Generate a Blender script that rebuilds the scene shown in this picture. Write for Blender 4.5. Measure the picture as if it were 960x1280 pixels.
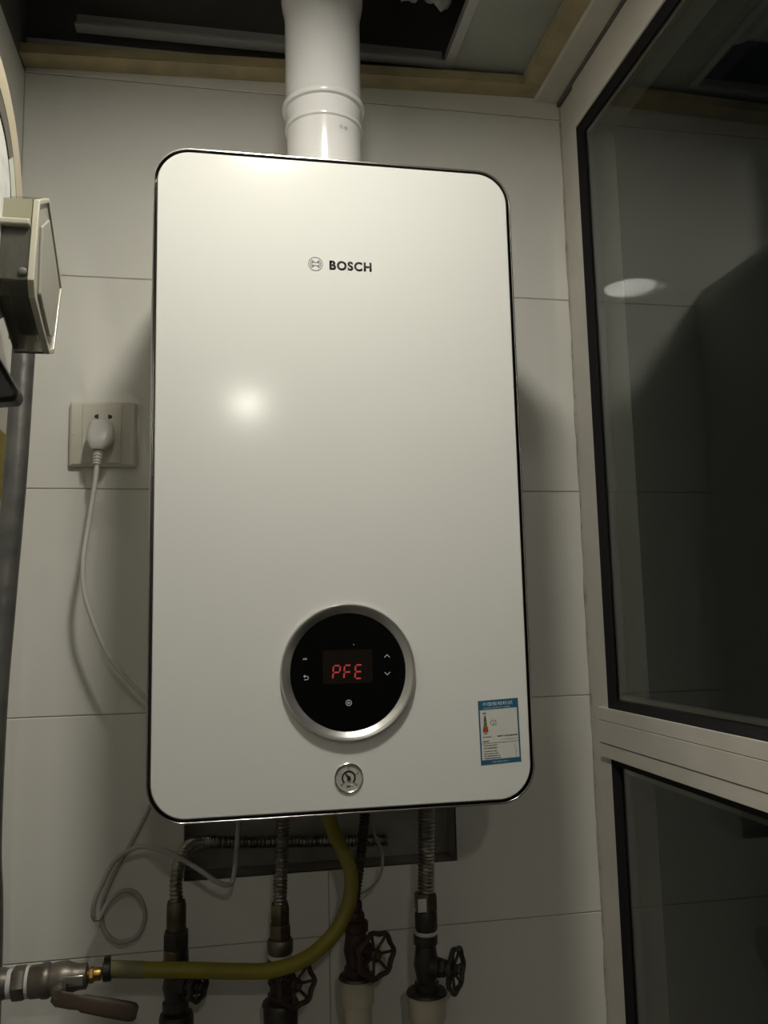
import bpy, bmesh, math, random
from mathutils import Vector, Matrix
random.seed(7)
PI = math.pi
scene = bpy.context.scene
COL = scene.collection
for o in list(bpy.data.objects): bpy.data.objects.remove(o)

# ------------------------------------------------------------------ camera
cam_d = bpy.data.cameras.new('camera'); cam = bpy.data.objects.new('camera', cam_d); COL.objects.link(cam)
r_ = Vector((0.9830648, -0.18181896, -0.02292299)); u_ = Vector((-0.00113333, -0.13111519, 0.99136649)); f_ = Vector((0.18325478, 0.97455152, 0.12910079))
M = Matrix((r_, u_, -f_)).transposed().to_4x4(); M.translation = Vector((0.073396, -1.191603, 1.491059))
cam.matrix_world = M
cam_d.sensor_fit = 'VERTICAL'; cam_d.sensor_height = 36; cam_d.sensor_width = 27
cam_d.lens = 1064.82/1280*36; cam_d.clip_start = 0.01
scene.camera = cam
# ------------------------------------------------------------------ night outside, exposure
w = bpy.data.worlds.new('night'); scene.world = w; w.use_nodes = True
w.node_tree.nodes['Background'].inputs[0].default_value = (0.30, 0.33, 0.38, 1)
w.node_tree.nodes['Background'].inputs[1].default_value = 0.004
scene.view_settings.view_transform = 'Standard'; scene.view_settings.look = 'None'
scene.view_settings.gamma = 1; scene.view_settings.use_curve_mapping = False
scene.view_settings.exposure = 0.0
LAMP_NEAR = 190.0     # radiance of the round lamp above the boiler
LAMP_FAR = 240.0      # radiance of the lamp further back in the room

# ------------------------------------------------------------------ materials
def mat(name, col, rough=0.5, metal=0.0, noise=None, bump=None, emit=None, spec=None, trans=0.0, ior=1.45, coat=0.0):
    m = bpy.data.materials.new(name); m.use_nodes = True; nt = m.node_tree; b = nt.nodes['Principled BSDF']
    b.inputs['Base Color'].default_value = (*col, 1); b.inputs['Roughness'].default_value = rough
    b.inputs['Metallic'].default_value = metal; b.inputs['IOR'].default_value = ior
    if spec is not None: b.inputs['Specular IOR Level'].default_value = spec
    if trans: b.inputs['Transmission Weight'].default_value = trans
    if coat: b.inputs['Coat Weight'].default_value = coat; b.inputs['Coat Roughness'].default_value = 0.08
    tc = nt.nodes.new('ShaderNodeTexCoord')
    if noise:                     # (scale, colour2, low, high)
        sc, c2, lo, hi = noise
        n = nt.nodes.new('ShaderNodeTexNoise'); n.inputs['Scale'].default_value = sc; n.inputs['Detail'].default_value = 5
        nt.links.new(tc.outputs['Object'], n.inputs['Vector'])
        r = nt.nodes.new('ShaderNodeValToRGB'); r.color_ramp.elements[0].position = lo; r.color_ramp.elements[1].position = hi
        r.color_ramp.elements[0].color = (*col, 1); r.color_ramp.elements[1].color = (*c2, 1)
        nt.links.new(n.outputs[0], r.inputs[0]); nt.links.new(r.outputs[0], b.inputs['Base Color'])
    if bump:                      # (scale, distance)
        n = nt.nodes.new('ShaderNodeTexNoise'); n.inputs['Scale'].default_value = bump[0]; n.inputs['Detail'].default_value = 3
        nt.links.new(tc.outputs['Object'], n.inputs['Vector'])
        bp = nt.nodes.new('ShaderNodeBump'); bp.inputs['Distance'].default_value = bump[1]
        nt.links.new(n.outputs[0], bp.inputs['Height']); nt.links.new(bp.outputs[0], b.inputs['Normal'])
    if emit:
        b.inputs['Emission Color'].default_value = (*emit[0], 1); b.inputs['Emission Strength'].default_value = emit[1]
    return m
MT = dict(
 tile=mat('glazed_tile', (.765,.75,.69), .012, ior=1.62, noise=(3.0,(.725,.71,.655),.35,.7), bump=(5,.0003)),
 grout=mat('grout', (.40,.37,.32), .9, noise=(30,(.32,.30,.25),.4,.7)),
 plaster=mat('plaster', (.14,.135,.12), .85, noise=(4,(.10,.095,.085),.3,.7), bump=(40,.002)),
 darkplaster=mat('raw_concrete', (.075,.07,.065), .95, noise=(6,(.11,.105,.095),.3,.7), bump=(25,.004)),
 recess=mat('raw_render', (.46,.44,.40), .9, noise=(14,(.32,.31,.28),.35,.65), bump=(60,.002)),
 floor=mat('floor_tile', (.13,.12,.105), .35, noise=(5,(.10,.09,.08),.3,.7)),
 panelc=mat('ceiling_panel', (.34,.36,.31), .55, noise=(8,(.30,.31,.27),.4,.7)),
 tbar=mat('tbar_metal', (.45,.45,.43), .4, .3),
 yellow_trim=mat('yellowed_plastic', (.42,.345,.19), .5, noise=(22,(.27,.235,.15),.4,.75), bump=(90,.0006)),
 frame=mat('white_pvc', (.60,.57,.50), .38, noise=(9,(.50,.48,.42),.35,.75), bump=(60,.0003)),
 groove=mat('groove_dark', (.10,.095,.08), .9),  # plain dark tone for the thin strips along the transom grooves
 rubber=mat('black_rubber', (.012,.011,.011), .75, spec=.2),
 spacer=mat('spacer_aluminium', (.35,.34,.31), .35, .7),
 caulk=mat('dirty_caulk', (.40,.38,.32), .7, noise=(35,(.19,.17,.12),.5,.75)),
 outerglass=mat('outer_glass', (.93,.97,.95), .0, trans=1.0, ior=1.15),
 glass=mat('window_glass', (.93,.97,.95), .0, trans=1.0, ior=1.52),
 bpanel=mat('white_front_glass', (.70,.697,.662), .135, spec=.42),
 bbody=mat('boiler_casing', (.62,.61,.58), .45),
 chrome=mat('brushed_chrome', (.62,.60,.56), .22, 1.0),
 dark=mat('dark_gap', (.015,.014,.012), .5),
 silver=mat('satin_silver', (.58,.57,.54), .30, .9),
 blackglass=mat('black_glass', (.003,.003,.003), .04, ior=1.22),
 lcd=mat('display_window', (.012,.009,.007), .15, ior=1.25),
 red=mat('red_segments', (.25,.02,.02), .4, emit=((1,.10,.11),.24)),
 icon=mat('white_icons', (.3,.3,.28), .5, emit=((1,1,.95),.17)),
 ink=mat('black_ink', (.015,.015,.012), .5),
 ink2=mat('grey_ink', (.10,.10,.10), .6),
 dial=mat('gauge_dial', (.42,.42,.37), .35),
 lblue=mat('label_blue', (.022,.105,.19), .45),
 lwhite=mat('label_paper', (.58,.59,.54), .6),
 lprint=mat('label_white_print', (.50,.62,.68), .5),
 lred=mat('label_red', (.42,.05,.02), .5), lgreen=mat('label_green', (.06,.20,.09), .5), lbrown=mat('label_brown', (.16,.06,.02), .5),
 flue=mat('flue_enamel', (.74,.73,.71), .16),
 foil=mat('foil_wrap', (.42,.42,.40), .5, .2, bump=(30,.01)),
 plate=mat('socket_plastic', (.66,.63,.54), .3), plug=mat('plug_plastic', (.60,.59,.54), .38),
 cable=mat('cable_white', (.58,.57,.52), .4), cable2=mat('cable_grey', (.38,.37,.33), .45),
 steel=mat('corrugated_steel', (.42,.40,.35), .30, 1.0, noise=(40,(.25,.23,.19),.4,.7)),
 brassold=mat('tarnished_brass', (.20,.16,.10), .42, .85, noise=(45,(.07,.06,.045),.4,.65)),
 iron=mat('dark_valve', (.05,.045,.038), .45, .5, noise=(50,(.09,.075,.05),.45,.7)),
 redwheel=mat('rusty_wheel', (.07,.035,.028), .5, .3, noise=(60,(.05,.03,.025),.4,.7)),
 teflon=mat('white_tape', (.60,.60,.56), .6),
 cream=mat('cream_pipe', (.50,.45,.34), .5, noise=(14,(.33,.28,.19),.45,.75)),
 yellow=mat('yellow_hose', (.25,.215,.02), .5, noise=(12,(.18,.155,.025),.4,.7)),
 dusty=mat('pale_hose', (.20,.19,.085), .6),
 galv=mat('galvanised_pipe', (.23,.225,.205), .42, .75, noise=(30,(.15,.15,.145),.4,.7), bump=(60,.0008)),
 brass=mat('brass', (.42,.25,.07), .35, 1.0),
 nickel=mat('nickel_valve', (.19,.165,.135), .42, .7, noise=(35,(.11,.095,.08),.4,.75)),
 lever=mat('brown_grip', (.075,.052,.036), .5, noise=(30,(.065,.045,.03),.4,.7)),
 beige=mat('meter_beige', (.50,.44,.32), .42, noise=(9,(.44,.39,.28),.4,.7)),
 pale=mat('meter_pale', (.55,.56,.45), .45),
 mwhite=mat('meter_face', (.70,.70,.66), .4, noise=(60,(.55,.55,.50),.5,.7)),
 mgrey=mat('meter_window', (.12,.105,.085), .35),
 mdark=mat('meter_body', (.12,.12,.11), .45),
 clear=mat('smoky_clear_plastic', (.36,.35,.29), .12, trans=.85, ior=1.3),
 sidep=mat('side_panel_plastic', (.50,.48,.40), .35, trans=.35, ior=1.3),
 edge=mat('yellowed_edge', (.44,.42,.33), .3), band=mat('dull_band', (.24,.225,.155), .35),
 module=mat('meter_electronics', (.025,.024,.02), .35, noise=(22,(.06,.06,.05),.5,.7)),
 blackpl=mat('black_plastic', (.014,.013,.012), .35),
 tag=mat('yellow_paper', (.50,.42,.08), .7),
 lamp_rim=mat('lamp_rim', (.7,.7,.68), .4),
 lamp_near=mat('lamp_near_glow', (.9,.9,.85), .5, emit=((1.0,.965,.87), LAMP_NEAR)),
 lamp_far=mat('lamp_far_glow', (.9,.9,.85), .5, emit=((1.0,.955,.845), LAMP_FAR)),
)

# ------------------------------------------------------------------ helpers
def tag(o, label=None, cat=None, group=None, kind=None):
    if label: o['label'] = label
    if cat: o['category'] = cat
    if group: o['group'] = group
    if kind: o['kind'] = kind
    return o
def wloc(o):
    v = Vector((0,0,0))
    while o: v += o.location; o = o.parent
    return v
def obj(name, bm, m, parent=None, smooth=True, bevel=0.0, seg=2):
    """bm is in world coordinates"""
    bmesh.ops.recalc_face_normals(bm, faces=bm.faces)
    if parent is None:
        xs = [v.co for v in bm.verts]
        org = Vector(((min(c.x for c in xs)+max(c.x for c in xs))/2, (min(c.y for c in xs)+max(c.y for c in xs))/2, min(c.z for c in xs)))
    else: org = wloc(parent)
    bmesh.ops.translate(bm, verts=bm.verts, vec=-org)
    me = bpy.data.meshes.new(name); bm.to_mesh(me); bm.free()
    me.materials.append(MT[m])
    o = bpy.data.objects.new(name, me); COL.objects.link(o)
    if parent is None: o.location = org
    else: o.parent = parent
    if smooth:
        for p in me.polygons: p.use_smooth = True
        try: me.set_sharp_from_angle(angle=math.radians(38))
        except Exception: pass
    if bevel:
        b = o.modifiers.new('bevel', 'BEVEL'); b.width = bevel; b.segments = seg; b.limit_method = 'ANGLE'; b.angle_limit = math.radians(40)
        b.harden_normals = False
    return o
def empty(name, loc, label, cat, group=None):
    o = bpy.data.objects.new(name, None); COL.objects.link(o); o.location = loc; o.empty_display_size = .02
    return tag(o, label, cat, group)
def NB(): return bmesh.new()
def box(bm, x0, x1, y0, y1, z0, z1, mtx=None):
    co = [(x,y,z) for x in (x0,x1) for y in (y0,y1) for z in (z0,z1)]
    v = [bm.verts.new(mtx @ Vector(c) if mtx else c) for c in co]
    for f in ((0,1,3,2),(4,6,7,5),(0,4,5,1),(2,3,7,6),(0,2,6,4),(1,5,7,3)): bm.faces.new([v[i] for i in f])
    return bm
def frame_from(axis):
    a = Vector(axis).normalized(); t = Vector((0,0,1)) if abs(a.z) < .9 else Vector((1,0,0))
    u = t.cross(a).normalized(); v = a.cross(u); return a, u, v
def lathe(bm, prof, org, axis=(0,0,1), n=32, cap=True, closed=False):
    """prof: list of (radius, height along axis)"""
    a, u, v = frame_from(axis); org = Vector(org); rings = []
    for r, h in prof:
        rings.append([bm.verts.new(org + a*h + (u*math.cos(2*PI*i/n) + v*math.sin(2*PI*i/n))*max(r, 1e-5)) for i in range(n)])
    for k in range(len(rings)-1):
        for i in range(n): bm.faces.new((rings[k][i], rings[k][(i+1)%n], rings[k+1][(i+1)%n], rings[k+1][i]))
    if closed:
        for i in range(n): bm.faces.new((rings[-1][i], rings[-1][(i+1)%n], rings[0][(i+1)%n], rings[0][i]))
    elif cap: bm.faces.new(rings[0][::-1]); bm.faces.new(rings[-1])
    return bm
def spline(pts, step=.004):
    P = [Vector(p) for p in pts]; P = [P[0]*2-P[1]] + P + [P[-1]*2-P[-2]]; out = []
    for i in range(1, len(P)-2):
        n = max(2, int((P[i+1]-P[i]).length/step))
        for k in range(n):
            t = k/n; a,b,c,d = P[i-1:i+3]
            out.append(.5*((2*b)+(c-a)*t+(2*a-5*b+4*c-d)*t*t+(3*b-a-3*c+d)*t**3))
    out.append(P[-2]); return out
def tube(bm, path, r, n=14, cap=True):
    """r: number or function of arc length"""
    rings = []; s = 0; prev = None; up = None
    for i, p in enumerate(path):
        t = (path[min(i+1, len(path)-1)] - path[max(i-1, 0)]).normalized()
        if up is None: a, up, _ = frame_from(t)
        up = (up - t*up.dot(t)).normalized(); v = t.cross(up)
        if i: s += (p - path[i-1]).length
        rr = r(s) if callable(r) else r
        rings.append([bm.verts.new(p + (up*math.cos(2*PI*k/n) + v*math.sin(2*PI*k/n))*rr) for k in range(n)])
    for k in range(len(rings)-1):
        for i in range(n): bm.faces.new((rings[k][i], rings[k][(i+1)%n], rings[k+1][(i+1)%n], rings[k+1][i]))
    if cap: bm.faces.new(rings[0][::-1]); bm.faces.new(rings[-1])
    return bm
def ridged(bm, pts, r, pitch=.0046, depth=.0018, n=16):
    path = spline(pts, pitch/6)
    return tube(bm, path, lambda s: r - depth*(.5-.5*math.cos(2*PI*s/pitch))**.7, n)
def rrect(x0, x1, z0, z1, r, n=10):
    out = []
    for cx, cz, a0 in ((x1-r, z1-r, 0), (x0+r, z1-r, PI/2), (x0+r, z0+r, PI), (x1-r, z0+r, 1.5*PI)):
        for k in range(n+1):
            a = a0 + PI/2*k/n; out.append((cx+r*math.cos(a), cz+r*math.sin(a)))
    return out
def prism(bm, poly, y0, y1, plane='xz'):
    f = {'xz': lambda a,b,c: (a,c,b), 'yz': lambda a,b,c: (c,a,b), 'xy': lambda a,b,c: (a,b,c)}[plane]
    A = [bm.verts.new(f(a,b,y0)) for a,b in poly]; B = [bm.verts.new(f(a,b,y1)) for a,b in poly]; n = len(poly)
    bm.faces.new(A[::-1]); bm.faces.new(B)
    for i in range(n): bm.faces.new((A[i], A[(i+1)%n], B[(i+1)%n], B[i]))
    return bm
def ringprism(bm, outer, inner, y0, y1):
    n = len(outer); L = []
    for poly in (outer, inner):
        for y in (y0, y1): L.append([bm.verts.new((a,y,b)) for a,b in poly])
    o0,o1,i0,i1 = L
    for k in range(n):
        j = (k+1)%n
        for q in ((o0[k],o0[j],o1[j],o1[k]), (i1[k],i1[j],i0[j],i0[k]), (o1[k],o1[j],i1[j],i1[k]), (i0[k],i0[j],o0[j],o0[k])): bm.faces.new(q)
    return bm
def hexnut(bm, org, axis, r, h, n=6):
    return lathe(bm, [(r*.93,0),(r,h*.12),(r,h*.88),(r*.93,h)], org, axis, n)
def stroke(bm, pts, wd, y0, y1, closed=False):
    """flat line in the xz plane"""
    n = len(pts)
    for i in range(n if closed else n-1):
        a = Vector(pts[i]); b = Vector(pts[(i+1)%n]); d = (b-a).normalized(); q = Vector((-d.y, d.x))*wd/2; e = d*wd*.3
        prism(bm, [tuple(a-q-e), tuple(b-q+e), tuple(b+q+e), tuple(a+q-e)], y0, y1)
    return bm
def text_bm(s, x, z, h, y, width=None, depth=.0002, bold=0.0, rot=0.0, space=1.0):
    """upright text in the xz plane facing -y, baseline-left at x, z, cap height h"""
    cu = bpy.data.curves.new('t', 'FONT'); cu.body = s; cu.size = 1; cu.offset = bold; cu.extrude = 0; cu.resolution_u = 6; cu.space_character = space
    o = bpy.data.objects.new('t', cu); COL.objects.link(o); bpy.context.view_layer.update()
    dg = bpy.context.evaluated_depsgraph_get(); me = bpy.data.meshes.new_from_object(o.evaluated_get(dg))
    bm = NB(); bm.from_mesh(me); bpy.data.objects.remove(o); bpy.data.curves.remove(cu); bpy.data.meshes.remove(me)
    if not bm.verts: return bm
    xs = [v.co.x for v in bm.verts]; ys = [v.co.y for v in bm.verts]
    sy = h/(max(ys)-min(ys)); sx = sy if width is None else width/(max(xs)-min(xs)); x00, y00 = min(xs), min(ys)
    c, sn = math.cos(rot), math.sin(rot)
    for v in bm.verts:
        a, b = (v.co.x-x00)*sx, (v.co.y-y00)*sy
        v.co = Vector((x+a*c-b*sn, y, z+a*sn+b*c))
    g = bmesh.ops.extrude_face_region(bm, geom=bm.faces[:])
    bmesh.ops.translate(bm, verts=[e for e in g['geom'] if isinstance(e, bmesh.types.BMVert)], vec=(0,-depth,0))
    return bm
def merge(bm, other):
    me = bpy.data.meshes.new('m'); other.to_mesh(me); bm.from_mesh(me); other.free(); bpy.data.meshes.remove(me); return bm
def structure(name, bm, m, parent=None, **k):
    o = obj(name, bm, m, parent, smooth=False, **k)
    if parent is None: o['kind'] = 'structure'
    return o

# ================================================================== ROOM SHELL
XL, XR, YF, TOP = -.208, .600, -3.2, 2.78
HX0, HX1, HZ0, HZ1 = .021, .389, 1.163, 1.36          # open chase behind the pipes
bm = NB()
outer = [(-.36, -.05), (.666, -.05), (.666, TOP), (-.36, TOP)]
inner = [(HX0, HZ0), (HX1, HZ0), (HX1, HZ1), (HX0, HZ1)]
ringprism(bm, outer, inner, .0010, .05)
wall_back = structure('wall_back', bm, 'grout')
bm = NB(); box(bm, -.36, .666, .05, .16, -.05, TOP); obj('backing', bm, 'recess', wall_back, smooth=False)
TJ = .2105                                             # the upright joint, behind flue and boiler
rows = [(0,.18),(.18,.48),(.48,.78),(.78,1.08),(1.08,1.38),(1.38,1.68),(1.68,1.98),(1.98,2.28),(2.28,2.335)]
g = .0007; T0 = -.0065                                  # tile face at y=0
for z0, z1 in rows:
    for x0, x1 in ((XL, TJ), (TJ, XR)):
        bm = NB()
        if z0 == 1.08:                                  # tiles cut out round the chase
            prism(bm, [(x0+g,z0+g),(x1-g,z0+g),(x1-g,z1-g),(HX1,z1-g),(HX1,HZ0),(x0+g,HZ0)] if x0 == TJ else
                      [(x0+g,z0+g),(x1-g,z0+g),(x1-g,HZ0),(HX0,HZ0),(HX0,z1-g),(x0+g,z1-g)], 0.0, .008)
        else:
            box(bm, x0+g, x1-g, 0.0, .008, z0+g, z1-g)
        t = obj('tile', bm, 'tile', wall_back, smooth=False, bevel=.0007, seg=1)
# plaster band above the ceiling line
bm = NB(); box(bm, XL, XR, -.001, .006, 2.335, TOP); obj('plaster_band', bm, 'darkplaster', wall_back, smooth=False)

bm = NB(); box(bm, XL-.14, XL, YF-.1, 0, -.05, TOP); wl = structure('wall_left', bm, 'grout')
for z0, z1 in rows[:-1]:  # tile facing added on this wall to bounce more light into the corner
    for k in range(8):
        bm = NB(); box(bm, XL-.008, XL+.0008, -.4*(k+1)+g, -.4*k-g, z0+g, z1-g); obj('tile', bm, 'tile', wl, smooth=False, bevel=.0007, seg=1)
bm = NB(); box(bm, XL-.001, XL+.0006, YF, -.0, 2.281, TOP); obj('plaster_band', bm, 'darkplaster', wl, smooth=False)
bm = NB(); box(bm, XL-.14, .76, YF-.12, YF, -.05, TOP); structure('wall_front', bm, 'plaster')
bm = NB(); box(bm, XL-.14, .76, YF-.12, .06, -.15, -.05)
fl = structure('floor', bm, 'grout')
for i in range(3):
    for j in range(11):
        bm = NB(); x0 = XL+.268*i; y0 = -.3*(j+1)
        box(bm, x0+.001, x0+.267, max(y0, YF)+.001, y0+.299, -.051, 0); obj('floor_tile', bm, 'floor', fl, smooth=False)
# right wall: head above the window, sill wall, far part beyond the window
WY1 = -1.95
bm = NB(); box(bm, .5935, .76, YF, 0, 2.3015, TOP); box(bm, .5935, .76, YF, 0, -.05, .62); box(bm, .5935, .76, YF, WY1, .62, 2.3015)
wr = structure('wall_right', bm, 'plaster')
bm = NB(); box(bm, .555, .5935, YF, 0, 2.3065, 2.42); obj('lintel', bm, 'frame', wr, smooth=False, bevel=.002)

# ceiling: slab, grid, panels
bm = NB(); box(bm, XL-.14, .76, YF-.12, .16, TOP, TOP+.1)
ceil = structure('ceiling', bm, 'darkplaster')
ZC = 2.332
def panel(x0, x1, y0, y1): bm = NB(); box(bm, x0, x1, y0, y1, ZC+.0005, ZC+.009); obj('ceiling_panel', bm, 'panelc', ceil, smooth=False, bevel=.001)
panel(.414, .560, -.52, -.004); panel(XL, .40, -.98, -.40)
panel(.414, .560, -1.12, -.524)
for k in range(4): panel(XL, .560, -1.586-.56*(k), -1.03-.56*k) if k else panel(XL, .40, -1.586, -.984)
panel(.414, .56, -1.586, -1.124)
def tbar(a, b, wd=.014, ax='y'):
    bm = NB()
    if ax == 'y': box(bm, a[0]-wd/2, a[0]+wd/2, b[1], a[1], ZC-.0015, ZC); box(bm, a[0]-.001, a[0]+.001, b[1], a[1], ZC, ZC+.028)
    else: box(bm, a[0], b[0], a[1]-wd/2, a[1]+wd/2, ZC-.0015, ZC); box(bm, a[0], b[0], a[1]-.001, a[1]+.001, ZC, ZC+.028)
    obj('ceiling_rail', bm, 'tbar', ceil, smooth=False)
tbar((.407,-.01), (.407,-1.59)); tbar((XL,-.395),(.40,-.395),ax='x'); tbar((XL,-.982),(.40,-.982),ax='x')
# white angle running along the back edge of the open bay
bm = NB(); box(bm, -.135, .400, -.040, -.022, 2.3325, 2.336); box(bm, -.135, .400, -.024, -.022, 2.336, 2.36)
obj('edge_rail', bm, 'tbar', ceil, smooth=False)

# yellowed edge mouldings
ang = math.atan2(2.3128-2.2866, .5511+.1873)
m4 = Matrix.Translation((.5511,0,2.3128)) @ Matrix.Rotation(-ang, 4, 'Y')
bm = NB(); box(bm, -.765, .0, -.034, -.001, 0, .0035, m4); box(bm, -.765, .0, -.034, -.0305, .0035, .016, m4)
box(bm, -.765, .0, -.005, -.001, .0035, .03, m4)
structure('trim_1', bm, 'yellow_trim', bevel=.001)
bm = NB(); box(bm, .527, .5615, YF, -.0, 2.3125, 2.316); box(bm, .527, .5305, YF, -.034, 2.316, 2.3315)
structure('trim_2', bm, 'yellow_trim', bevel=.001)

# ------------------------------------------------------------------ window
XG = .594
bm = NB(); box(bm, XG+.0040, .665, -.0575, -.001, .62, 2.3005)      # jamb at the back wall
win = structure('window_1', bm, 'frame', bevel=.0015)
bm = NB(); box(bm, XG, .665, WY1, -.0578, 2.231, 2.3005); obj('head_rail', bm, 'frame', win, smooth=False, bevel=.002)
bm = NB(); box(bm, XG, .665, WY1, -.030, 1.2985, 1.3665); box(bm, XG-.0010, XG, WY1, -.033, 1.3180, 1.3480)
obj('transom', bm, 'frame', win, smooth=False, bevel=.0015)
bm = NB(); box(bm, XG-.0002, XG+.002, WY1, -.033, 1.3481, 1.3490); box(bm, XG-.0002, XG+.002, WY1, -.033, 1.3170, 1.3179)
obj('groove', bm, 'groove', win, smooth=False)
bm = NB(); box(bm, XG, .665, WY1, -.0578, .62, .69); obj('sill_rail', bm, 'frame', win, smooth=False, bevel=.002)
bm = NB(); box(bm, XG, .665, WY1, WY1+.06, .69, 2.231); obj('end_stile', bm, 'frame', win, smooth=False, bevel=.002)
# splayed bead where the lower pane meets the transom
for z0, z1 in ((1.3665, 2.231), (.69, 1.2985)):
    ya, yb = WY1+.06, -.0578
    def rect(i): return [(ya+i, z0+i), (yb-i, z0+i), (yb-i, z1-i), (ya+i, z1-i)]
    bm = NB(); O, I = rect(0), rect(.0105); n = 4; L = []
    for poly, x in ((O, XG+.0035), (I, XG+.011), (I, XG+.03), (O, XG+.03)): L.append([bm.verts.new((x, a, b)) for a, b in poly])
    for k in range(4):
        for i in range(4): j = (i+1)%4; A, B = L[k], L[(k+1)%4]; bm.faces.new((A[i], A[j], B[j], B[i]))
    obj('gasket', bm, 'rubber', win, smooth=False)
    bm = NB(); box(bm, XG+.0125, XG+.0165, ya+.004, yb-.004, z0+.004, z1-.004); obj('glass_pane', bm, 'glass', win, smooth=False)
    bm = NB(); box(bm, XG+.0285, XG+.0325, ya+.004, yb-.004, z0+.004, z1-.004); obj('glass_pane', bm, 'outerglass', win, smooth=False)
    sp = NB(); O, I = rect(.0125), rect(.0180)
    for k in range(4):
        j = (k+1)%4; a, b = O[k], O[j]; c, d = I[j], I[k]
        prism(sp, [a, b, c, d], XG+.0172, XG+.0278, 'yz')
    obj('spacer_bar', sp, 'spacer', win, smooth=False)
    # desiccant holes along the upright spacer
    hb = NB(); zz = z0+.03
    while zz < z1-.03:
        box(hb, XG+.0168, XG+.0173, yb-.0162, yb-.0145, zz, zz+.0016); zz += .005
    h = obj('spacer_holes', hb, 'rubber', win, smooth=False); h['kind'] = 'stuff'
# caulk seam between tiles and frame
bm = NB(); path = spline([(.5985, -.0010, z) for z in [.62+.06*i for i in range(29)]], .02)
tube(bm, [p+Vector((random.uniform(-.0006,.0006),0,0)) for p in path], lambda s: .0028+.0005*math.sin(s*23)+.0004*math.sin(s*71), 8)
o = obj('trim_3', bm, 'caulk'); o['kind'] = 'structure'

# ================================================================== LAMPS
def lamp(loc, r, m, label):
    e = empty('ceiling_lamp', loc, label, 'lamp')
    x, y, z = loc
    bm = NB(); lathe(bm, [(r+.010,0),(r+.012,-.012),(r+.009,-.023),(r+.0005,-.023),(r+.0002,-.018)], (x,y,z), (0,0,1), 40); obj('rim', bm, 'lamp_rim', e)
    bm = NB(); lathe(bm, [(r-.0002,-.012),(r-.0002,-.0195),(0,-.0200)], (x,y,z), (0,0,1), 40); obj('diffuser', bm, m, e)
lamp((.146, -.703, ZC), .061, 'lamp_near', 'round white ceiling lamp on the panels above the boiler')
lamp((.155, -2.50, ZC), .050, 'lamp_far', 'small round ceiling lamp at the far end of the room behind the camera')

# ================================================================== BOILER
D = .2828; ZB = 1.30; ZT = ZB+.7147
boiler = empty('gas_boiler', (.2, -.15, ZB), 'large white wall-hung boiler with a glossy glass front and round black control panel', 'boiler')
bm = NB(); prism(bm, rrect(-.002, .402, ZB-.002, ZT+.002, .036), -.258, -.0003)
obj('casing', bm, 'bbody', boiler, bevel=.002)
bm = NB(); prism(bm, rrect(-.0015, .4015, ZB-.0015, ZT+.0015, .036), -D+.0065, -.259); obj('gap_seal', bm, 'dark', boiler)
bm = NB(); ringprism(bm, rrect(-.0048, .4048, ZB-.0048, ZT+.0048, .040, 12), rrect(-.0032, .4032, ZB-.0032, ZT+.0032, .0385, 12), -D+.0005, -.2585)
ringprism(bm, rrect(-.0032, .4032, ZB-.0032, ZT+.0032, .0385, 12), rrect(-.001, .401, ZB-.001, ZT+.001, .036, 12), -.264, -.2585)
obj('rim', bm, 'chrome', boiler, bevel=.0003)
bm = NB(); prism(bm, rrect(0, .4, ZB, ZT, .036, 14), -D, -D+.006); obj('front_panel', bm, 'bpanel', boiler, bevel=.0012)
YP = -D-.0001
# logo: wordmark, ring and armature
lg = text_bm('BOSCH', .1884, 1.8861, .0110, YP, width=.0480, bold=.040, space=1.16); obj('brand_lettering', lg, 'ink', boiler, smooth=False)
bm = NB(); cx, cz = .1727, 1.8920
def circ(r, a0=0, a1=2*PI, n=40, c=(cx,cz)): return [(c[0]+r*math.cos(a0+(a1-a0)*i/n), c[1]+r*math.sin(a0+(a1-a0)*i/n)) for i in range(n+1)]
stroke(bm, circ(.0078), .0006, YP-.0002, YP)
for s in (0, PI):
    stroke(bm, circ(.0057, s-.82, s+.82, 14), .0006, YP-.0002, YP)
    stroke(bm, circ(.0040, s-.62, s+.62, 10), .0006, YP-.0002, YP)
    c, q = math.cos(s), math.sin(s)
    for e in (1, -1):
        stroke(bm, [(cx+.0057*math.cos(s+.82*e), cz+.0057*math.sin(s+.82*e)), (cx+.0033*math.cos(s+.75*e), cz+.0046*math.sin(s+.75*e)), (cx+.0033*c, cz+.0018*e*c)], .0006, YP-.0002, YP)
for e in (1, -1): stroke(bm, [(cx-.0034, cz+.0018*e), (cx+.0034, cz+.0018*e)], .0006, YP-.0002, YP)
obj('brand_emblem', bm, 'ink', boiler, smooth=False)

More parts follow.
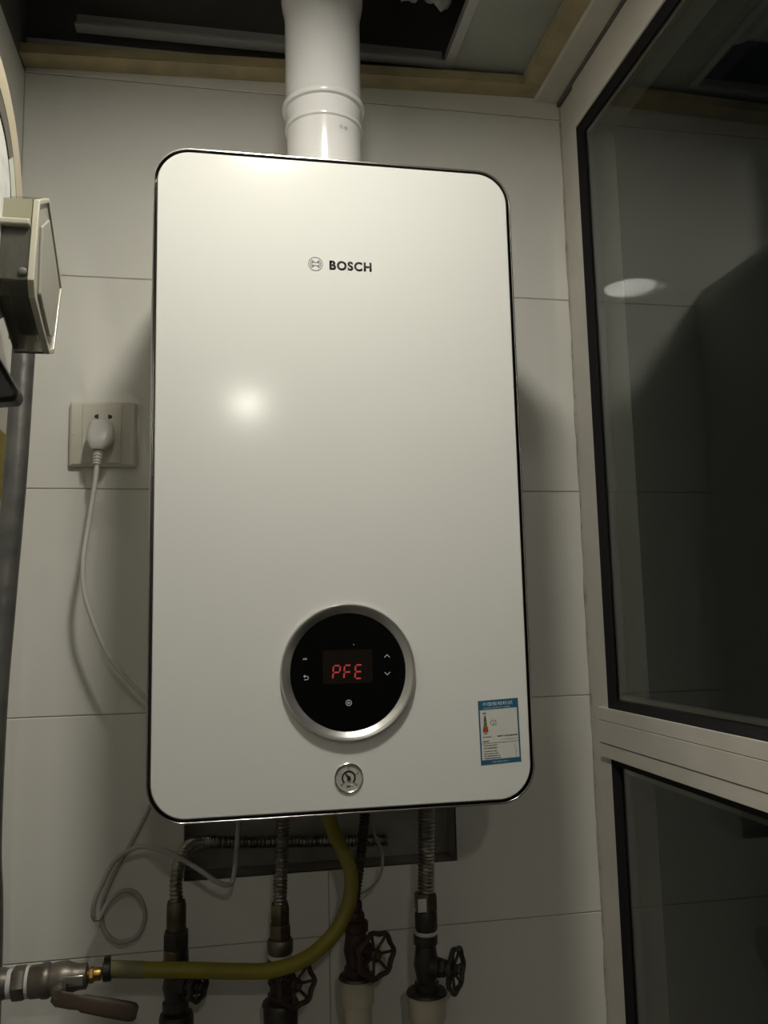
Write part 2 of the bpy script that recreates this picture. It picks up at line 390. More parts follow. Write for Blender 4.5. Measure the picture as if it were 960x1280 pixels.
# control panel
PC = (.2018, -D, 1.4405)
cp = obj('control_ring', lathe(NB(), [(.0705,-.001),(.0718,.001),(.0722,.0030),(.0719,.0048),(.0708,.0063),(.0694,.0064),(.0668,.0048),(.0640,.0028),(.0619,.0014),(.0616,-.001)], PC, (0,-1,0), 96, closed=True), 'silver', boiler)
obj('control_panel', lathe(NB(), [(.0616,0),(.0616,.0010),(.0610,.0016),(0,.0016)], PC, (0,-1,0), 96), 'blackglass', boiler)
YD = -D-.0017
bm = NB(); prism(bm, [(.1745,1.4285),(.2275,1.4285),(.2275,1.4635),(.1745,1.4635)], YD-.0001, YD); obj('display', bm, 'lcd', boiler, smooth=False)
def seg7(bm, x, z, wd, h, segs):
    s = .11*h
    P = dict(a=((0,h),(wd,h)), b=((wd,h/2),(wd,h)), c=((wd,0),(wd,h/2)), d=((0,0),(wd,0)), e=((0,0),(0,h/2)), f=((0,h/2),(0,h)), g=((0,h/2),(wd,h/2)))
    for k in segs:
        (a,b),(c,d) = P[k]; L = math.hypot(c-a,d-b); ux, uz = (c-a)/L, (d-b)/L; e = s*.9
        A = (x+a+ux*e+b*.06, z+b+uz*e); B = (x+c-ux*e+d*.06, z+d-uz*e)
        stroke(bm, [A, B], s, YD-.0003, YD-.0001)
bm = NB(); seg7(bm, .1850, 1.4335, .0072, .0140, 'abefg'); seg7(bm, .1968, 1.4335, .0072, .0140, 'aefg'); seg7(bm, .2086, 1.4335, .0072, .0140, 'adefg')
obj('display_digits', bm, 'red', boiler, smooth=False)
wI = .0006
def icon(name, bm): obj(name, bm, 'icon', boiler, smooth=False)
for s_, z, nm in ((1, 1.4560, 'up_arrow'), (-1, 1.4375, 'down_arrow')):
    icon(nm, stroke(NB(), [(.2408, z-.0014*s_), (.2436, z+.0014*s_), (.2464, z-.0014*s_)], wI, YD-.0002, YD))
zz = 1.4355; bm = stroke(NB(), [(.1545,zz+.002),(.1575,zz+.002)]+[(.1575+.0018*math.sin(a), zz+.0002+.0018*math.cos(a)) for a in (0,.6,1.2,1.8,2.4,PI)]+[(.155,zz-.0016)], wI, YD-.0002, YD)
stroke(bm, [(.1558,zz+.0032),(.1545,zz+.002),(.1558,zz+.0008)], wI, YD-.0002, YD); icon('back_icon', bm)
icon('power_ring', stroke(NB(), circ(.0029, n=20, c=(.2015,1.4085)), wI, YD-.0002, YD)); icon('power_dot', stroke(NB(), circ(.0010, n=12, c=(.2015,1.4085)), wI, YD-.0002, YD))
icon('status_dot', stroke(NB(), [(.2075,1.4690),(.2082,1.4690)], .0006, YD-.0002, YD))
icon('ok_icon', text_bm('ok', .1538, 1.4545, .0024, YD, width=.0046))
# pressure gauge
GC = (.2003, -D, 1.3318)
gz = obj('pressure_gauge', lathe(NB(), [(.0137,-.004),(.0137,.0012),(.0145,.0018),(.0152,.0012),(.0153,-.004)], GC, (0,-1,0), 48, closed=True), 'chrome', boiler)
obj('gauge_dial', lathe(NB(), [(.0137,-.002),(.0137,.0002),(0,.0002)], GC, (0,-1,0), 40), 'dial', gz)
gx, gy = GC[0], GC[2]; YG = -D-.0003; bm = NB()
stroke(bm, circ(.0066, -.75, PI+.75, 24, (gx,gy)), .0015, YG-.0002, YG)
for k in range(5):
    a = PI+.75-(PI+1.5)*k/4
    stroke(bm, [(gx+.0082*math.cos(a), gy+.0082*math.sin(a)), (gx+.0092*math.cos(a), gy+.0092*math.sin(a))], .0005, YG-.0002, YG)
    merge(bm, text_bm(str(k), gx+.0109*math.cos(a)-.0007, gy+.0109*math.sin(a)-.0010, .0022, YG))
merge(bm, text_bm('bar', gx-.0022, gy-.0092, .0022, YG, width=.0044, bold=.02))
obj('gauge_markings', bm, 'ink', gz, smooth=False)
bm = NB(); a = 2.15; prism(bm, [(gx+.0075*math.cos(a), gy+.0075*math.sin(a)), (gx+.0012*math.cos(a+1.6), gy+.0012*math.sin(a+1.6)), (gx-.0040*math.cos(a), gy-.0040*math.sin(a)), (gx+.0012*math.cos(a-1.6), gy+.0012*math.sin(a-1.6))], YG-.0009, YG-.0005)
lathe(bm, [(.0020,0),(.0020,.0012),(0,.0014)], (gx, YG, gy), (0,-1,0), 16); obj('gauge_needle', bm, 'ink', gz, smooth=False)

# energy label
LX, LZ, LA = .3440, 1.3370, math.radians(-1.2)   # lower-left corner
# label space, 45.4 by 67.6 mm
def lb(u, v): return (LX - .0011*(v/67.6) + u/1000, LZ + .0020*(u/45.4) + v/1000)
def lrect(bm, u0, u1, v0, v1, y0, y1): prism(bm, [lb(u0,v0), lb(u1,v0), lb(u1,v1), lb(u0,v1)], y0, y1)
bm = NB(); lrect(bm, 0, 45.4, 0, 67.6, YP-.0002, YP+.0001); el = obj('energy_label', bm, 'lblue', boiler, smooth=False); el['label'] = 'blue and white energy efficiency sticker'
bm = NB(); lrect(bm, 1.6, 43.6, 5, 21.8, YP-.0003, YP-.0002); lrect(bm, 1.6, 43.6, 22.3, 57.5, YP-.0003, YP-.0002); obj('label_paper', bm, 'lwhite', el, smooth=False)
YL = YP-.0003; bm = NB()
def ltxt(b, s, u, v, h, wd=None, bold=0.0):
    x, z = lb(u, v); t = text_bm(s, x, z, h/1000, YL, None if wd is None else wd/1000, .0001, bold, math.radians(2.5)); merge(b, t)
YL = YP-.0002
ltxt(bm, '中国能效标识', 5, 61.2, 4.2, 34, .01); ltxt(bm, 'CHINA ENERGY LABEL', 5.5, 58.6, 1.3, 31); obj('label_heading', bm, 'lprint', el, smooth=False)
bm = NB(); ltxt(bm, 'GB 20665-2015', 13, 1.6, 1.4, 18); obj('label_footing', bm, 'lprint', el, smooth=False)
YL = YP-.0003; bm = NB()
for u, v, h, wd in ((4.5,53.2,1.5,4.5),(5,32,1.3,4),(3.4,28.2,1.3,9.5),(3.8,23.6,1.5,6.5)):
    ltxt(bm, {53.2:'高能效',32:'低能效',28.2:'生产者名称',23.6:'规格型号'}[v], u, v, h, wd, .02)
ltxt(bm, '能源效率信息及能效备案', 20, 28.0, 1.6, 22.5, .02); ltxt(bm, 'www.energylabel.gov.cn', 23.5, 24.4, 1.2, 18.5)
ltxt(bm, '热负荷(kW)额定热效率', 4, 19, 1.5, 15, .01); ltxt(bm, '热水产率采暖额定输出', 4, 16.3, 1.5, 15, .01)
for k, v in enumerate((13, 10.6, 8.2, 5.8)):
    ltxt(bm, ('额定热输入热效率值(%)','部分热负荷热效率值(%)','采暖状态额定热输入值','依据国家标准能效限定值')[k], 4, v, 1.3, 15+k*1.3, .02); ltxt(bm, ('94','90','20','18')[k], 39.3, v, 1.2)
ltxt(bm, '1', 40, 19, 1.4); ltxt(bm, '24', 38.6, 16.3, 1.2)
lrect(bm, 1.6, 43.6, 21.9, 22.2, YL-.0001, YL)
obj('label_text', bm, 'ink', el, smooth=False)
def trap(b, v0, v1, w0, w1, y=YL): prism(b, [lb(7-w0/2,v0), lb(7+w0/2,v0), lb(7+w1/2,v1), lb(7-w1/2,v1)], y-.0001, y)
bm = NB(); trap(bm, 34, 40, 6.4, 5.0); obj('rating_red', bm, 'lred', el, smooth=False)
bm = NB(); trap(bm, 40.2, 45, 4.0, 3.4); obj('rating_green', bm, 'lgreen', el, smooth=False)
bm = NB(); trap(bm, 45.2, 50, 3.0, 2.2); trap(bm, 50, 52, 2.2, .6); obj('rating_brown', bm, 'lbrown', el, smooth=False)
bm = NB(); stroke(bm, [lb(12.5,43.3), lb(14.3,45.6), lb(19,45.6), lb(19,41.0), lb(14.3,41.0)], .0005, YL-.0001, YL, closed=True); ltxt(bm, '2', 15.6, 42.1, 2.2, 1.6); obj('rating_arrow', bm, 'ink2', el, smooth=False)

# fittings under the casing (one collar per connection)
for x, y in ((.145,-.08), (.199,-.10), (.262,-.075), (.331,-.07)):
    bm = NB(); hexnut(bm, (x, y, ZB-.024), (0,0,1), .0135, .022); obj('connection_nut', bm, 'brassold', boiler)

# ================================================================== FLUE
FX, FY = .2005, -.15
flue = empty('flue_pipe', (FX, FY, ZT+.002), 'white enamelled flue pipe rising from the boiler top through the ceiling', 'flue pipe')
bm = NB(); lathe(bm, [(.058,0),(.058,.004),(.050,.006),(.0485,.03),(.0485,.112),(.0497,.115),(.0497,.119)], (FX,FY,ZT+.002), n=64); obj('collar', bm, 'flue', flue)
bm = NB(); lathe(bm, [(.0490,0),(.0508,.0015),(.0512,.004),(.0508,.0065),(.0498,.008),(.0498,.028)], (FX,FY,2.1285), n=64); obj('clamp_ring', bm, 'flue', flue)
bm = NB(); lathe(bm, [(.0500,0),(.0535,.0012),(.0548,.004),(.0540,.008),(.0510,.0125),(.0500,.018),(.0498,.130),(.0510,.140),(.0532,.150),(.0545,.160),(.0545,.50)], (FX,FY,2.1565), n=64); obj('duct', bm, 'flue', flue)
bm = NB(); merge(bm, text_bm('CE 100', 0, 0, .0045, 0, width=.011))
for v in bm.verts:      # small faded print wrapped on the collar
    a = -PI/2+.30+(v.co.x)/.0488; v.co = Vector((FX+.0491*math.cos(a), FY+.0491*math.sin(a)+v.co.y*0, 2.112+v.co.z))
bmesh.ops.delete(bm, geom=[f for f in bm.faces if f.calc_area() < 1e-12], context='FACES_ONLY'); obj('collar_print', bm, 'ink2', flue, smooth=False)

# crumpled foil wrap lying in the open ceiling bay
bm = NB(); nx, ny = 26, 16; grid = []
for i in range(nx+1):
    row = []
    for j in range(ny+1):
        x = .262+.125*i/nx; y = -.118-.20*j/ny
        z = 2.366+.006*math.sin(i*.5+j*.3)+.006*math.sin(i*.23-j*.7)+random.uniform(-.001,.001)
        row.append(bm.verts.new((x+random.uniform(-.002,.002), y+.010*math.sin(i*.55)+.004*math.sin(i*1.7), z)))
    grid.append(row)
for i in range(nx):
    for j in range(ny): bm.faces.new((grid[i][j], grid[i+1][j], grid[i+1][j+1], grid[i][j+1]))
fo = obj('foil_sheet', bm, 'foil', smooth=True); tag(fo, 'crumpled grey-white foil sheet in the ceiling opening right of the flue pipe', 'foil')
sm = fo.modifiers.new('thick', 'SOLIDIFY'); sm.thickness = .0015

# ================================================================== SOCKET, PLUG AND CORD
SX0, SX1, SZ0, SZ1 = -.1336, -.0464, 1.7095, 1.7990
so = empty('wall_socket', (-.09, 0, SZ0), 'square cream wall socket with two flat slots left of the boiler', 'socket')
bm = NB(); lathe  # plate with a bevelled edge
P = [(SX0,SX1,SZ0,SZ1,-.0003),(SX0,SX1,SZ0,SZ1,-.0065),(SX0+.003,SX1-.003,SZ0+.003,SZ1-.003,-.0095)]; R = []
for a,b,c,d,y in P: R.append([bm.verts.new((x,y,z)) for x,z in rrect(a,b,c,d,.003,4)])
for k in range(2):
    n = len(R[0])
    for i in range(n): bm.faces.new((R[k][i],R[k][(i+1)%n],R[k+1][(i+1)%n],R[k+1][i]))
bm.faces.new(R[2]); bm.faces.new(R[0][::-1]); obj('plate', bm, 'plate', so)
bm = NB(); prism(bm, rrect(-.1165, -.0655, SZ0+.004, SZ1-.004, .002, 3), -.0116, -.009); obj('module', bm, 'plate', so, bevel=.0006)
for s in (-1, 1):
    bm = NB(); cx2 = -.0895+s*.0085; z = 1.7775
    prism(bm, [(cx2+s*-.0022, z+.0034), (cx2+s*-.0022, z-.0034), (cx2+s*.0006, z-.0026), (cx2+s*.0030, z-.0018), (cx2+s*.0030, z+.0018), (cx2+s*.0006, z+.0026)], -.0118, -.0112); obj('slot', bm, 'ink', so, smooth=False)
bm = NB(); prism(bm, [(-.1105,1.742),(-.1085,1.742),(-.1092,1.7485),(-.1100,1.7485)], -.0118, -.0112); obj('slot', bm, 'ink', so, smooth=False)
for sx in (-.128, -.052):
    bm = NB(); lathe(bm, [(.0018,0),(.0018,.0004),(.0014,.0006)], (sx,-.0095,1.7543), (0,-1,0), 12); obj('screw_cap', bm, 'plate', so)
pc = empty('power_cord', (-.0915, -.03, 1.72), 'white power plug and cord hanging from the wall socket', 'power cord')
bm = NB()
def sect(cxx, cyy, zz, hw, hd, n=20, p=3.2):
    out = []
    for i in range(n):
        a = 2*PI*i/n; c, s = math.cos(a), math.sin(a)
        out.append(bm.verts.new((cxx+hw*math.copysign(abs(c)**(2/p), c), cyy+hd*math.copysign(abs(s)**(2/p), s), zz)))
    return out
S = [sect(-.0895,-.0255,1.7665,.009,.0125), sect(-.0895,-.0265,1.7645,.0145,.0145), sect(-.0895,-.029,1.752,.0175,.017), sect(-.0900,-.032,1.741,.0172,.0185), sect(-.0907,-.036,1.731,.0130,.0165), sect(-.0915,-.040,1.7255,.0085,.0105)]
for k in range(len(S)-1):
    n = len(S[0])
    for i in range(n): bm.faces.new((S[k][i], S[k][(i+1)%n], S[k+1][(i+1)%n], S[k+1][i]))
bm.faces.new(S[0]); bm.faces.new(S[-1][::-1]); obj('plug', bm, 'plug', pc)
CP = [(-.0915,-.041,1.7265), (-.0918, -.045, 1.7038), (-.0930, -.050, 1.6785), (-.0998, -.055, 1.6205), (-.1040, -.06, 1.579), (-.1025, -.06, 1.5436), (-.0945, -.06, 1.5132), (-.0734, -.06, 1.4628), (-.0472, -.055, 1.4269), (-.0202, -.045, 1.3964), (.004, -.030, 1.3770)]
sr = spline([(-.0913,-.0400,1.727), (-.0916,-.0425,1.7165), (-.0920,-.0455,1.7040)], .0007)
bm = NB(); tube(bm, sr, lambda s: .0066-.0014*(s/.024)-(.0014 if (s/.0042)%1 > .6 else 0), 16); obj('strain_relief', bm, 'plug', pc)
bm = NB(); tube(bm, spline(CP[1:-1], .006), .0031, 12); obj('cable', bm, 'cable', pc)

# sensor cables
SP = [(-.0060, -.024, 1.2965), (-.0209, -.022, 1.2641), (-.0466, -.020, 1.215), (-.0660, -.022, 1.1812), (-.0770, -.025, 1.1487), (-.0735, -.028, 1.1202), (-.056, -.028, 1.1047), (-.0335, -.026, 1.1107), (-.0251, -.026, 1.1337), (-.0342, -.026, 1.1583), (-.0507, -.028, 1.1653), (-.0679, -.034, 1.1562), (-.0795, -.042, 1.138), (-.0850, -.046, 1.1440), (-.0830,-.050,1.162), (-.077, -.05, 1.1769), (-.0587, -.05, 1.2084), (-.0303, -.056, 1.2236), (.004, -.084, 1.2224), (.035, -.090, 1.2058), (.0655, -.086, 1.1828), (.0800, -.078, 1.1773), (.0852, -.073, 1.1912), (.0900, -.070, 1.2438), (.0932, -.07, 1.2965)]
bm = NB(); tube(bm, spline(SP, .004), .0030, 10)
tag(obj('sensor_cable', bm, 'cable2'), 'thin off-white cable coiled in a loop under the left corner of the boiler', 'cable')
SR = [(0.2603, -0.045, 1.2965), (.2603, -.052, 1.253), (0.2638, -0.056, 1.223), (0.2737, -0.06, 1.1945), (0.2699, -0.06, 1.1681), (0.2592, -0.056, 1.1541), (0.2454, -0.050, 1.1446)]
bm = NB(); tube(bm, spline(SR, .004), .0019, 8)
tag(obj('sensor_cable', bm, 'cable2'), 'short thin grey wire hanging beside the yellow hose, above the middle right valve', 'cable')

# ================================================================== YELLOW GAS HOSE
YH = [(-.0560,-.14,1.1147), (-.0164,-.138,1.1093), (.0365,-.134,1.1026), (.0909,-.130,1.0949), (.1300,-.126,1.0915), (.1700,-.122,1.1), (.2030,-.116,1.1231), (.2215,-.108,1.1512), (.2262,-.104,1.1841), (.2165,-.102,1.2135), (.2045,-.101,1.2395), (.1993,-.100,1.2649), (.1990,-.100,1.2758)]
hs = empty('gas_hose', (-.055, -.14, 1.105), 'yellow rubber gas hose curving from the left ball valve up to the boiler', 'hose')
p = spline(YH, .006); k = 6
bm = NB(); tube(bm, p, .0088, 18); obj('hose', bm, 'yellow', hs)
bm = NB(); tube(bm, p[:7], .0092, 18); obj('hose_end', bm, 'dusty', hs)

# ================================================================== CORRUGATED CONNECTORS, VALVES, RISERS
def connector(pts, r, nuts, label, x, y, sticker=False, ring=None, matn='steel'):
    """nuts: list of (z0, z1, radius, sides, material)"""
    zb = min(n[0] for n in nuts)
    e = empty('corrugated_pipe', (x, y, zb), label, 'pipe')
    bm = NB(); ridged(bm, pts, r); obj('corrugated_tube', bm, matn, e)
    for z0, z1, rr, sd, m in nuts:
        bm = NB(); lathe(bm, [(rr*.9,0),(rr,(z1-z0)*.14),(rr,(z1-z0)*.86),(rr*.9,z1-z0)], (x,y,z0), (0,0,1), sd); obj('union_nut' if sd < 9 else 'adapter', bm, m, e)
    return e
def handwheel(bm, c, axis, R, n=7):
    a, u, v = frame_from(axis); c = Vector(c); N = 84; path = []
    tr, wid = .0032, 8
    rings = []
    for i in range(N):
        t = 2*PI*i/N; rr = R*(1+.055*math.cos(n*t)); d = u*math.cos(t)+v*math.sin(t)
        rings.append([bm.verts.new(c + d*(rr+tr*math.cos(2*PI*k/wid)) + a*tr*1.1*math.sin(2*PI*k/wid)) for k in range(wid)])
    for i in range(N):
        A, B = rings[i], rings[(i+1)%N]
        for k in range(wid): bm.faces.new((A[k], A[(k+1)%wid], B[(k+1)%wid], B[k]))
    for q in range(n):
        t = 2*PI*(q+.0)/n; d = u*math.cos(t)+v*math.sin(t)
        tube(bm, [c - a*.004 + d*.004, c - a*.002 + d*R*.55, c + d*R*.98], .0019, 8)
    lathe(bm, [(.0072,-.008),(.0078,-.006),(.0078,.001),(.0060,.003)], c, a, 18)
    return bm
def gate_valve(x, y, z0, z1, zs, axis, reach, R, label, wheel='iron', body='iron', sides=True):
    e = empty('gate_valve', (x, y, z0), label, 'valve')
    H = z1-z0; a = Vector(axis).normalized(); c0 = Vector((x,y,zs))
    bm = NB()
    lathe(bm, [(.0150,0),(.0158,.002),(.0158,.009),(.0125,.011),(.0135,.018),(.0160,H*.45),(.0135,H-.018),(.0125,H-.013),(.0155,H-.011),(.0155,H-.001),(.0145,H)], (x,y,z0), n=28)
    lathe(bm, [(.0135,0),(.0130,.013),(.0115,.017),(.0115,.020)], c0, a, 24); obj('body', bm, body, e)
    bm = NB(); hexnut(bm, c0+a*.018, a, .0105, .009); obj('bonnet_nut', bm, body, e)
    bm = NB(); lathe(bm, [(.0065,0),(.0065,.006),(.0034,.007),(.0034,reach-.028)], c0+a*.026, a, 14); obj('stem', bm, 'brassold', e)
    bm = NB(); handwheel(bm, c0+a*reach, a, R); obj('handwheel', bm, wheel, e)
    bm = NB(); hexnut(bm, c0+a*(reach+.002), a, .0042, .003); obj('wheel_nut', bm, 'brassold', e)
    return e
def riser(x, y, z1, r, label, flange=True, m='cream', collar=None):
    e = empty('riser_pipe', (x, y, 0), label, 'pipe', )
    bm = NB(); lathe(bm, [(r,0),(r,z1-.034),(r*1.0,z1-.034)], (x,y,0.001), n=28); obj('pipe', bm, m, e)
    bm = NB(); lathe(bm, [(r*.98,0),(r*1.16,.002),(r*1.18,.026),(r*1.1,.030)], (x,y,z1-.035), n=28); obj('coupling', bm, m, e)
    if flange:
        bm = NB(); lathe(bm, [(r*.8,0),(r*1.28,.001),(r*1.20,.004),(r*.95,.0048)], (x,y,z1-.0048), n=28); obj('collar', bm, 'iron', e)
    return e
# 1: leftmost line; its upper hose runs across the open chase
x1, y1 = .0150, -.060
connector([(.2950,.022,1.1925),(.24,.024,1.1945),(.16,.024,1.1985),(.0935,.024,1.2020),(.052,.018,1.2065),(.030,-.006,1.2095),(.0185,-.036,1.2010),(.0140,-.054,1.180),(x1,y1,1.156)], .0088,
          [(1.1225,1.158,.0118,20,'brassold'),(1.1020,1.1230,.0165,6,'iron'),(1.0900,1.1025,.0150,20,'brassold')], 'leftmost corrugated steel pipe, bending out of the wall opening above the yellow hose', x1, y1)
gate_valve(x1, y1, 1.032, 1.0905, 1.063, (.80,-.60,0), .034, .0150, 'dark valve just below the yellow hose, leftmost in the row of valves')
riser(x1+.001, y1, 1.033, .0175, 'dark stained riser pipe under the leftmost valve', m='iron', flange=False)
# 2
x2, y2 = .1410, -.070
connector([(.1450,-.078,1.2758),(.1455,-.077,1.26),(.1435,-.073,1.21),(x2,y2,1.145)], .0090,
          [(1.1235,1.1480,.0125,6,'brassold'),(1.1060,1.1240,.0140,6,'brassold'),(1.0890,1.1065,.0160,20,'nickel'),(1.0830,1.0895,.0145,20,'teflon')], 'second corrugated steel pipe from the left, straight down from the boiler', x2, y2)
gate_valve(x2, y2, 1.0335, 1.0835, 1.0620, (.42,-.90,.05), .040, .0235, 'dark red handwheel valve in front of the yellow hose, second from the left', wheel='redwheel')
riser(x2, y2, 1.0345, .0180, 'brownish riser pipe under the second valve from the left', m='iron')
# 3
x3, y3 = .2360, -.070
connector([(.2480,-.078,1.2758),(.2500,-.076,1.26),(.2440,-.072,1.20),(.2370,-.070,1.155),(x3,y3,1.138)], .0070,
          [(1.1300,1.1420,.0085,20,'redwheel'),(1.1185,1.1305,.0120,6,'redwheel')], 'narrow dark corrugated pipe behind the bend of the yellow hose', x3, y3, matn='iron')
gate_valve(x3, y3, 1.0555, 1.1190, 1.0880, (.45,-.89,.03), .042, .0255, 'dark red handwheel valve just right of the yellow hose bend, third from the left', wheel='redwheel', body='redwheel')
riser(x3, y3, 1.0560, .0180, 'cream riser pipe under the third valve from the left')
# 4
x4, y4 = .3255, -.070
e4 = connector([(.3315,-.072,1.2758),(.3310,-.071,1.24),(.3290,-.070,1.18),(.3275,-.070,1.140)], .0112,
          [(1.1240,1.1465,.0150,6,'brassold'),(1.1000,1.1245,.0145,22,'iron')], 'thick bright corrugated pipe with a white sticker on its nut, rightmost of the row', .3268, y4)
bm = NB(); box(bm, .3135, .3245, -.0856, -.0850, 1.1275, 1.1435); s4 = obj('nut_sticker', bm, 'teflon', e4, smooth=False); s4['label'] = 'white paper sticker'
bm = NB(); lathe(bm, [(.0135,0),(.0142,.001),(.0142,.0042),(.0135,.005)], (.3262,y4,1.0955), n=26); obj('tape_ring', bm, 'teflon', e4)
gate_valve(x4, y4, 1.0290, 1.0960, 1.0580, (.80,-.60,0), .040, .0250, 'black handwheel valve at the right end of the row, its wheel turned to the window')
riser(x4-.0005, y4, 1.0295, .0205, 'cream riser pipe under the rightmost valve')

# ================================================================== BALL VALVE AT LOWER LEFT
gv = empty('ball_valve', (-.10, -.14, 1.088), 'nickel gas ball valve with a brown lever at the start of the yellow hose', 'valve')
AX = (1, 0, .02); yv = -.14
def seg(name, x0, x1, rad, m, sides=24, z=1.1085, ch=.12):
    bm = NB(); L = x1-x0; lathe(bm, [(rad*.92,0),(rad,L*ch),(rad,L*(1-ch)),(rad*.92,L)], (x0,yv,z), AX, sides); return obj(name, bm, m, gv)
seg('inlet_pipe', XL+.0005, -.1600, .0165, 'nickel'); seg('tape_ring', -.1605, -.1545, .0150, 'teflon')
seg('coupling_nut', -.1548, -.1408, .0180, 'nickel', 6); seg('tape_ring', -.1410, -.1372, .0165, 'teflon')
bm = NB(); lathe(bm, [(.0155,0),(.0170,.002),(.0170,.012),(.0185,.014),(.0185,.020),(.0165,.023),(.0180,.032),(.0180,.040),(.0150,.046),(.0135,.052),(.0135,.060),(.010,.0615)], (-.1375,yv,1.1082), AX, 28); obj('body', bm, 'nickel', gv)
seg('brass_nozzle', -.0765, -.0620, .0072, 'brass', 18, 1.1100); 
bm = NB(); hexnut(bm, (-.0745,yv,1.1098), AX, .0088, .005); obj('nozzle_nut', bm, 'brass', gv)
bm = NB(); lathe(bm, [(.0100,0),(.0112,.001),(.0112,.008),(.0100,.009)], (-.0600,yv,1.1125), AX, 26); box(bm, -.0590, -.0520, yv-.004, yv+.004, 1.1225, 1.1275); obj('hose_clamp', bm, 'blackpl', gv)
bm = NB(); box(bm, -.0985, -.0780, yv-.0200, yv-.0180, 1.1065, 1.1175); obj('collar_plate', bm, 'chrome', gv, bevel=.001)
bm = NB(); lathe(bm, [(.0075,0),(.0075,.012),(.0050,.013),(.0050,.020)], (-.103,yv-.012,1.104), (0,-1,0), 20); obj('stem', bm, 'nickel', gv)
# lever: flat steel neck, then a long rounded grip
a0 = Vector((-.109, yv-.030, 1.1015)); a1 = Vector((-.0195, yv-.034, 1.0790)); d = (a1-a0)
bm = NB(); dn = d.normalized(); up = Vector((0,-1,0)).cross(dn).normalized(); fr = Matrix((dn, Vector((0,-1,0)), up)).transposed().to_4x4(); fr.translation = a0
secs = []
for t, hw, hd in ((0,.004,.0012),(.006,.0085,.0014),(.022,.0085,.0014),(.030,.0075,.0022),(.034,.0090,.0042),(.060,.0096,.0046),(.082,.0100,.0046),(.089,.0092,.0042),(.0925,.0060,.003)):
    secs.append([bm.verts.new(fr @ Vector((t, hd*math.copysign(abs(math.sin(q))**.6, math.sin(q)), hw*math.copysign(abs(math.cos(q))**.7, math.cos(q))))) for q in [2*PI*i/16+.05 for i in range(16)]])
for k in range(len(secs)-1):
    for i in range(16): bm.faces.new((secs[k][i], secs[k][(i+1)%16], secs[k+1][(i+1)%16], secs[k+1][i]))
bm.faces.new(secs[0]); bm.faces.new(secs[-1][::-1]); lv = obj('lever', bm, 'lever', gv)

# ================================================================== LEFT WALL: METER, BOX, PIPE
gp = empty('gas_pipe', (-.192, -.12, 0), 'grey galvanised gas pipe running down the left corner', 'pipe')
PT = [(-.192,-.085,.002), (-.192,-.085,.9), (-.1915,-.090,1.15), (-.1915,-.110,1.25), (-.1880,-.12,1.40), (-.1825,-.12,1.52), (-.1748,-.12,1.671), (-.1696,-.12,1.830), (-.168,-.125,1.868), (-.1685,-.150,1.898), (-.171,-.20,1.915), (-.175,-.30,1.900), (-.175,-.40,1.868), (-.175,-.474,1.850)]
bm = NB(); tube(bm, spline(PT, .012), .0134, 20); obj('pipe', bm, 'galv', gp)
bm = NB(); tube(bm, spline([(-.1696,-.12,1.845),(-.168,-.125,1.868),(-.1685,-.150,1.898),(-.171,-.195,1.914)], .006), .0178, 20); obj('elbow', bm, 'mdark', gp)
gm = empty('gas_meter', (-.155, -.515, 1.78), 'round beige gas meter on the left wall', 'gas meter')
MC = (-.5345, 1.8410)
bm = NB(); lathe(bm, [(.060,0),(.060,.045),(.066,.052),(.066,.066)], (XL+.0005, MC[0], MC[1]), (1,0,0), 48); obj('meter_body', bm, 'mdark', gm)
bm = NB(); lathe(bm, [(.070,0),(.1100,.004),(.1120,.034),(.1110,.0375),(.1080,.0385),(.0825,.0385),(.0820,.0372)], (-.1425, MC[0], MC[1]), (1,0,0), 64); obj('meter_bezel', bm, 'beige', gm)
XF = -.1425+.0385
bm = NB(); lathe(bm, [(.0828,0),(.0828,.0006),(.0805,.0006)], (XF-.0003, MC[0], MC[1]), (1,0,0), 56); obj('meter_groove', bm, 'ink', gm)
bm = NB(); lathe(bm, [(.0800,0),(.0796,.0016),(.0,.0016)], (XF-.001, MC[0], MC[1]), (1,0,0), 56); obj('face_plate', bm, 'pale', gm)
bm = NB(); pts = [(MC[0]+.0780*math.cos(a), MC[1]+.0780*math.sin(a)) for a in [math.radians(38+6*i) for i in range(17)]] + [(MC[0]+.0625*math.cos(a), MC[1]+.0625*math.sin(a)) for a in [math.radians(134-6*i) for i in range(17)]]
prism(bm, pts, XF+.0004, XF+.0012, 'yz'); obj('meter_window', bm, 'mgrey', gm, bevel=.0004)
bm = NB(); lathe(bm, [(.0600,0),(.0600,.0010),(.0588,.0012),(.0588,.0006),(0,.0006)], (XF+.0002, MC[0], MC[1]), (1,0,0), 48); obj('dial_rim', bm, 'ink', gm)
bm = NB(); lathe(bm, [(.0575,0),(.0560,.0012),(0,.0012)], (XF+.0003, MC[0], MC[1]), (1,0,0), 48); obj('dial', bm, 'mwhite', gm)

# translucent control box under/in front of the meter
BX = -.075; BL = -.1036
A=(-.499,1.8385); B=(-.4626,1.8587); C_=(-.396,1.805); D_=(-.405,1.783); E_=(-.424,1.7335); F=(-.444,1.7265); G=(-.505,1.753); H=(-.512,1.765)
mb = empty('meter_box', (-.12, -.46, 1.7265), 'translucent yellowed plastic box with a dark inside, mounted below the gas meter', 'box')
poly = [A,B,C_,D_,E_,F,G,H]
def inset(poly, d):
    cx_ = sum(p[0] for p in poly)/len(poly); cy_ = sum(p[1] for p in poly)/len(poly); o = []
    for a, b in poly:
        L = math.hypot(a-cx_, b-cy_); o.append((a+(cx_-a)*d/L, b+(cy_-b)*d/L))
    return o
bm = NB(); prism(bm, inset(poly,.004), BL, BL+.004, 'yz'); obj('back_plate', bm, 'mdark', mb, smooth=False)
bm = NB(); prism(bm, inset(poly,.0035), BX-.004, BX-.002, 'yz'); obj('side_panel', bm, 'sidep', mb, smooth=False)
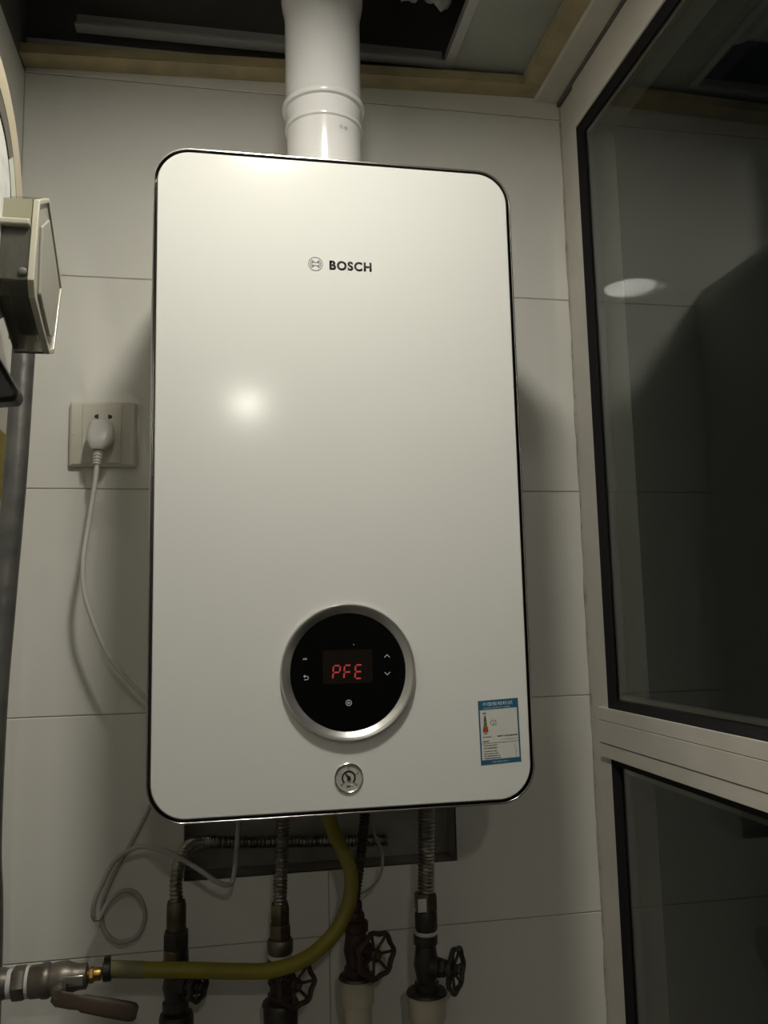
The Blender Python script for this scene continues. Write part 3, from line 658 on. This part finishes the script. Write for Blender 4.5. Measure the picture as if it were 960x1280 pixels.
bm = NB(); prism(bm, inset([(-.488,1.823),(-.462,1.842),(-.409,1.800),(-.414,1.783),(-.430,1.745),(-.446,1.7395),(-.490,1.762)],.002), BX-.002, BX+.0006, 'yz'); obj('raised_side', bm, 'sidep', mb, smooth=False, bevel=.001)
# moulded edge bars round the right side
I2 = inset(poly, .0042); n = len(poly); bm = NB(); L = []
for pl, x in ((poly, BX-.005), (poly, BX), (I2, BX), (I2, BX-.005)): L.append([bm.verts.new((x,a,b)) for a,b in pl])
for k in range(4):
    for i in range(n): j = (i+1)%n; P_, Q_ = L[k], L[(k+1)%4]; bm.faces.new((P_[i],P_[j],Q_[j],Q_[i]))
obj('edge_moulding', bm, 'edge', mb, smooth=False, bevel=.0008)
def wallstrip(name, p, q, m, t=.0018, x0=BL, x1=BX-.0055):
    bm = NB(); p, q = Vector(p), Vector(q); d = (q-p).normalized(); nrm = Vector((-d.y, d.x)); 
    prism(bm, [tuple(p), tuple(q), tuple(q+nrm*t), tuple(p+nrm*t)], x0, x1, 'yz'); return obj(name, bm, m, mb, smooth=False)
m1 = (A[0]-.003*.3, 1.8190)
wallstrip('lid_band', (-.503,1.8170), A, 'band', -.003); wallstrip('top_cover', A, B, 'clear', -.002); wallstrip('back_cover', B, C_, 'clear', -.002)
bm = NB(); box(bm, BL, BX-.0055, -.5085, -.499, 1.8125, 1.8178); obj('lid_lip', bm, 'edge', mb, smooth=False, bevel=.0012)
wallstrip('front_window', H, (-.5035,1.8122), 'clear', -.002); wallstrip('front_window', G, H, 'clear', -.002)
wallstrip('lower_window', F, G, 'clear', -.002); wallstrip('bottom_cover', E_, F, 'clear', -.002)
bm = NB(); prism(bm, [(-.496,1.830),(-.462,1.846),(-.412,1.800),(-.428,1.750),(-.446,1.742),(-.494,1.765)], BL+.0045, BX-.009, 'yz'); obj('electronics', bm, 'module', mb, smooth=False, bevel=.003)
bm = NB(); box(bm, BL+.006, BL+.014, -.4985, -.4945, 1.768, 1.80); obj('circuit_display', bm, 'mgrey', mb, smooth=False)
bm = NB(); lathe(bm, [(.0034,0),(.0034,.002),(.0026,.0026)], (BX-.0085,-.5105,1.7715), (0,-1,0), 16); obj('screw', bm, 'mdark', mb)
# black bracket below the box
bm = NB(); prism(bm, [(XL+.0005,1.7265),(-.135,1.7262),(-.1165,1.7250),(-.0960,1.6900),(-.0950,1.6840),(-.0990,1.6805),(-.125,1.6775),(XL+.0005,1.6760)], -.462, -.438)
tag(obj('meter_bracket', bm, 'blackpl', bevel=.004, seg=3), 'tapered black bracket sticking out below the translucent meter box', 'bracket')
# yellow tag on the left wall
bm = NB(); box(bm, XL+.0002, XL+.0012, -.075, -.004, 1.655, 1.745); tag(obj('paper_tag', bm, 'tag', smooth=False), 'small yellow paper tag on the left wall behind the grey gas pipe', 'tag')
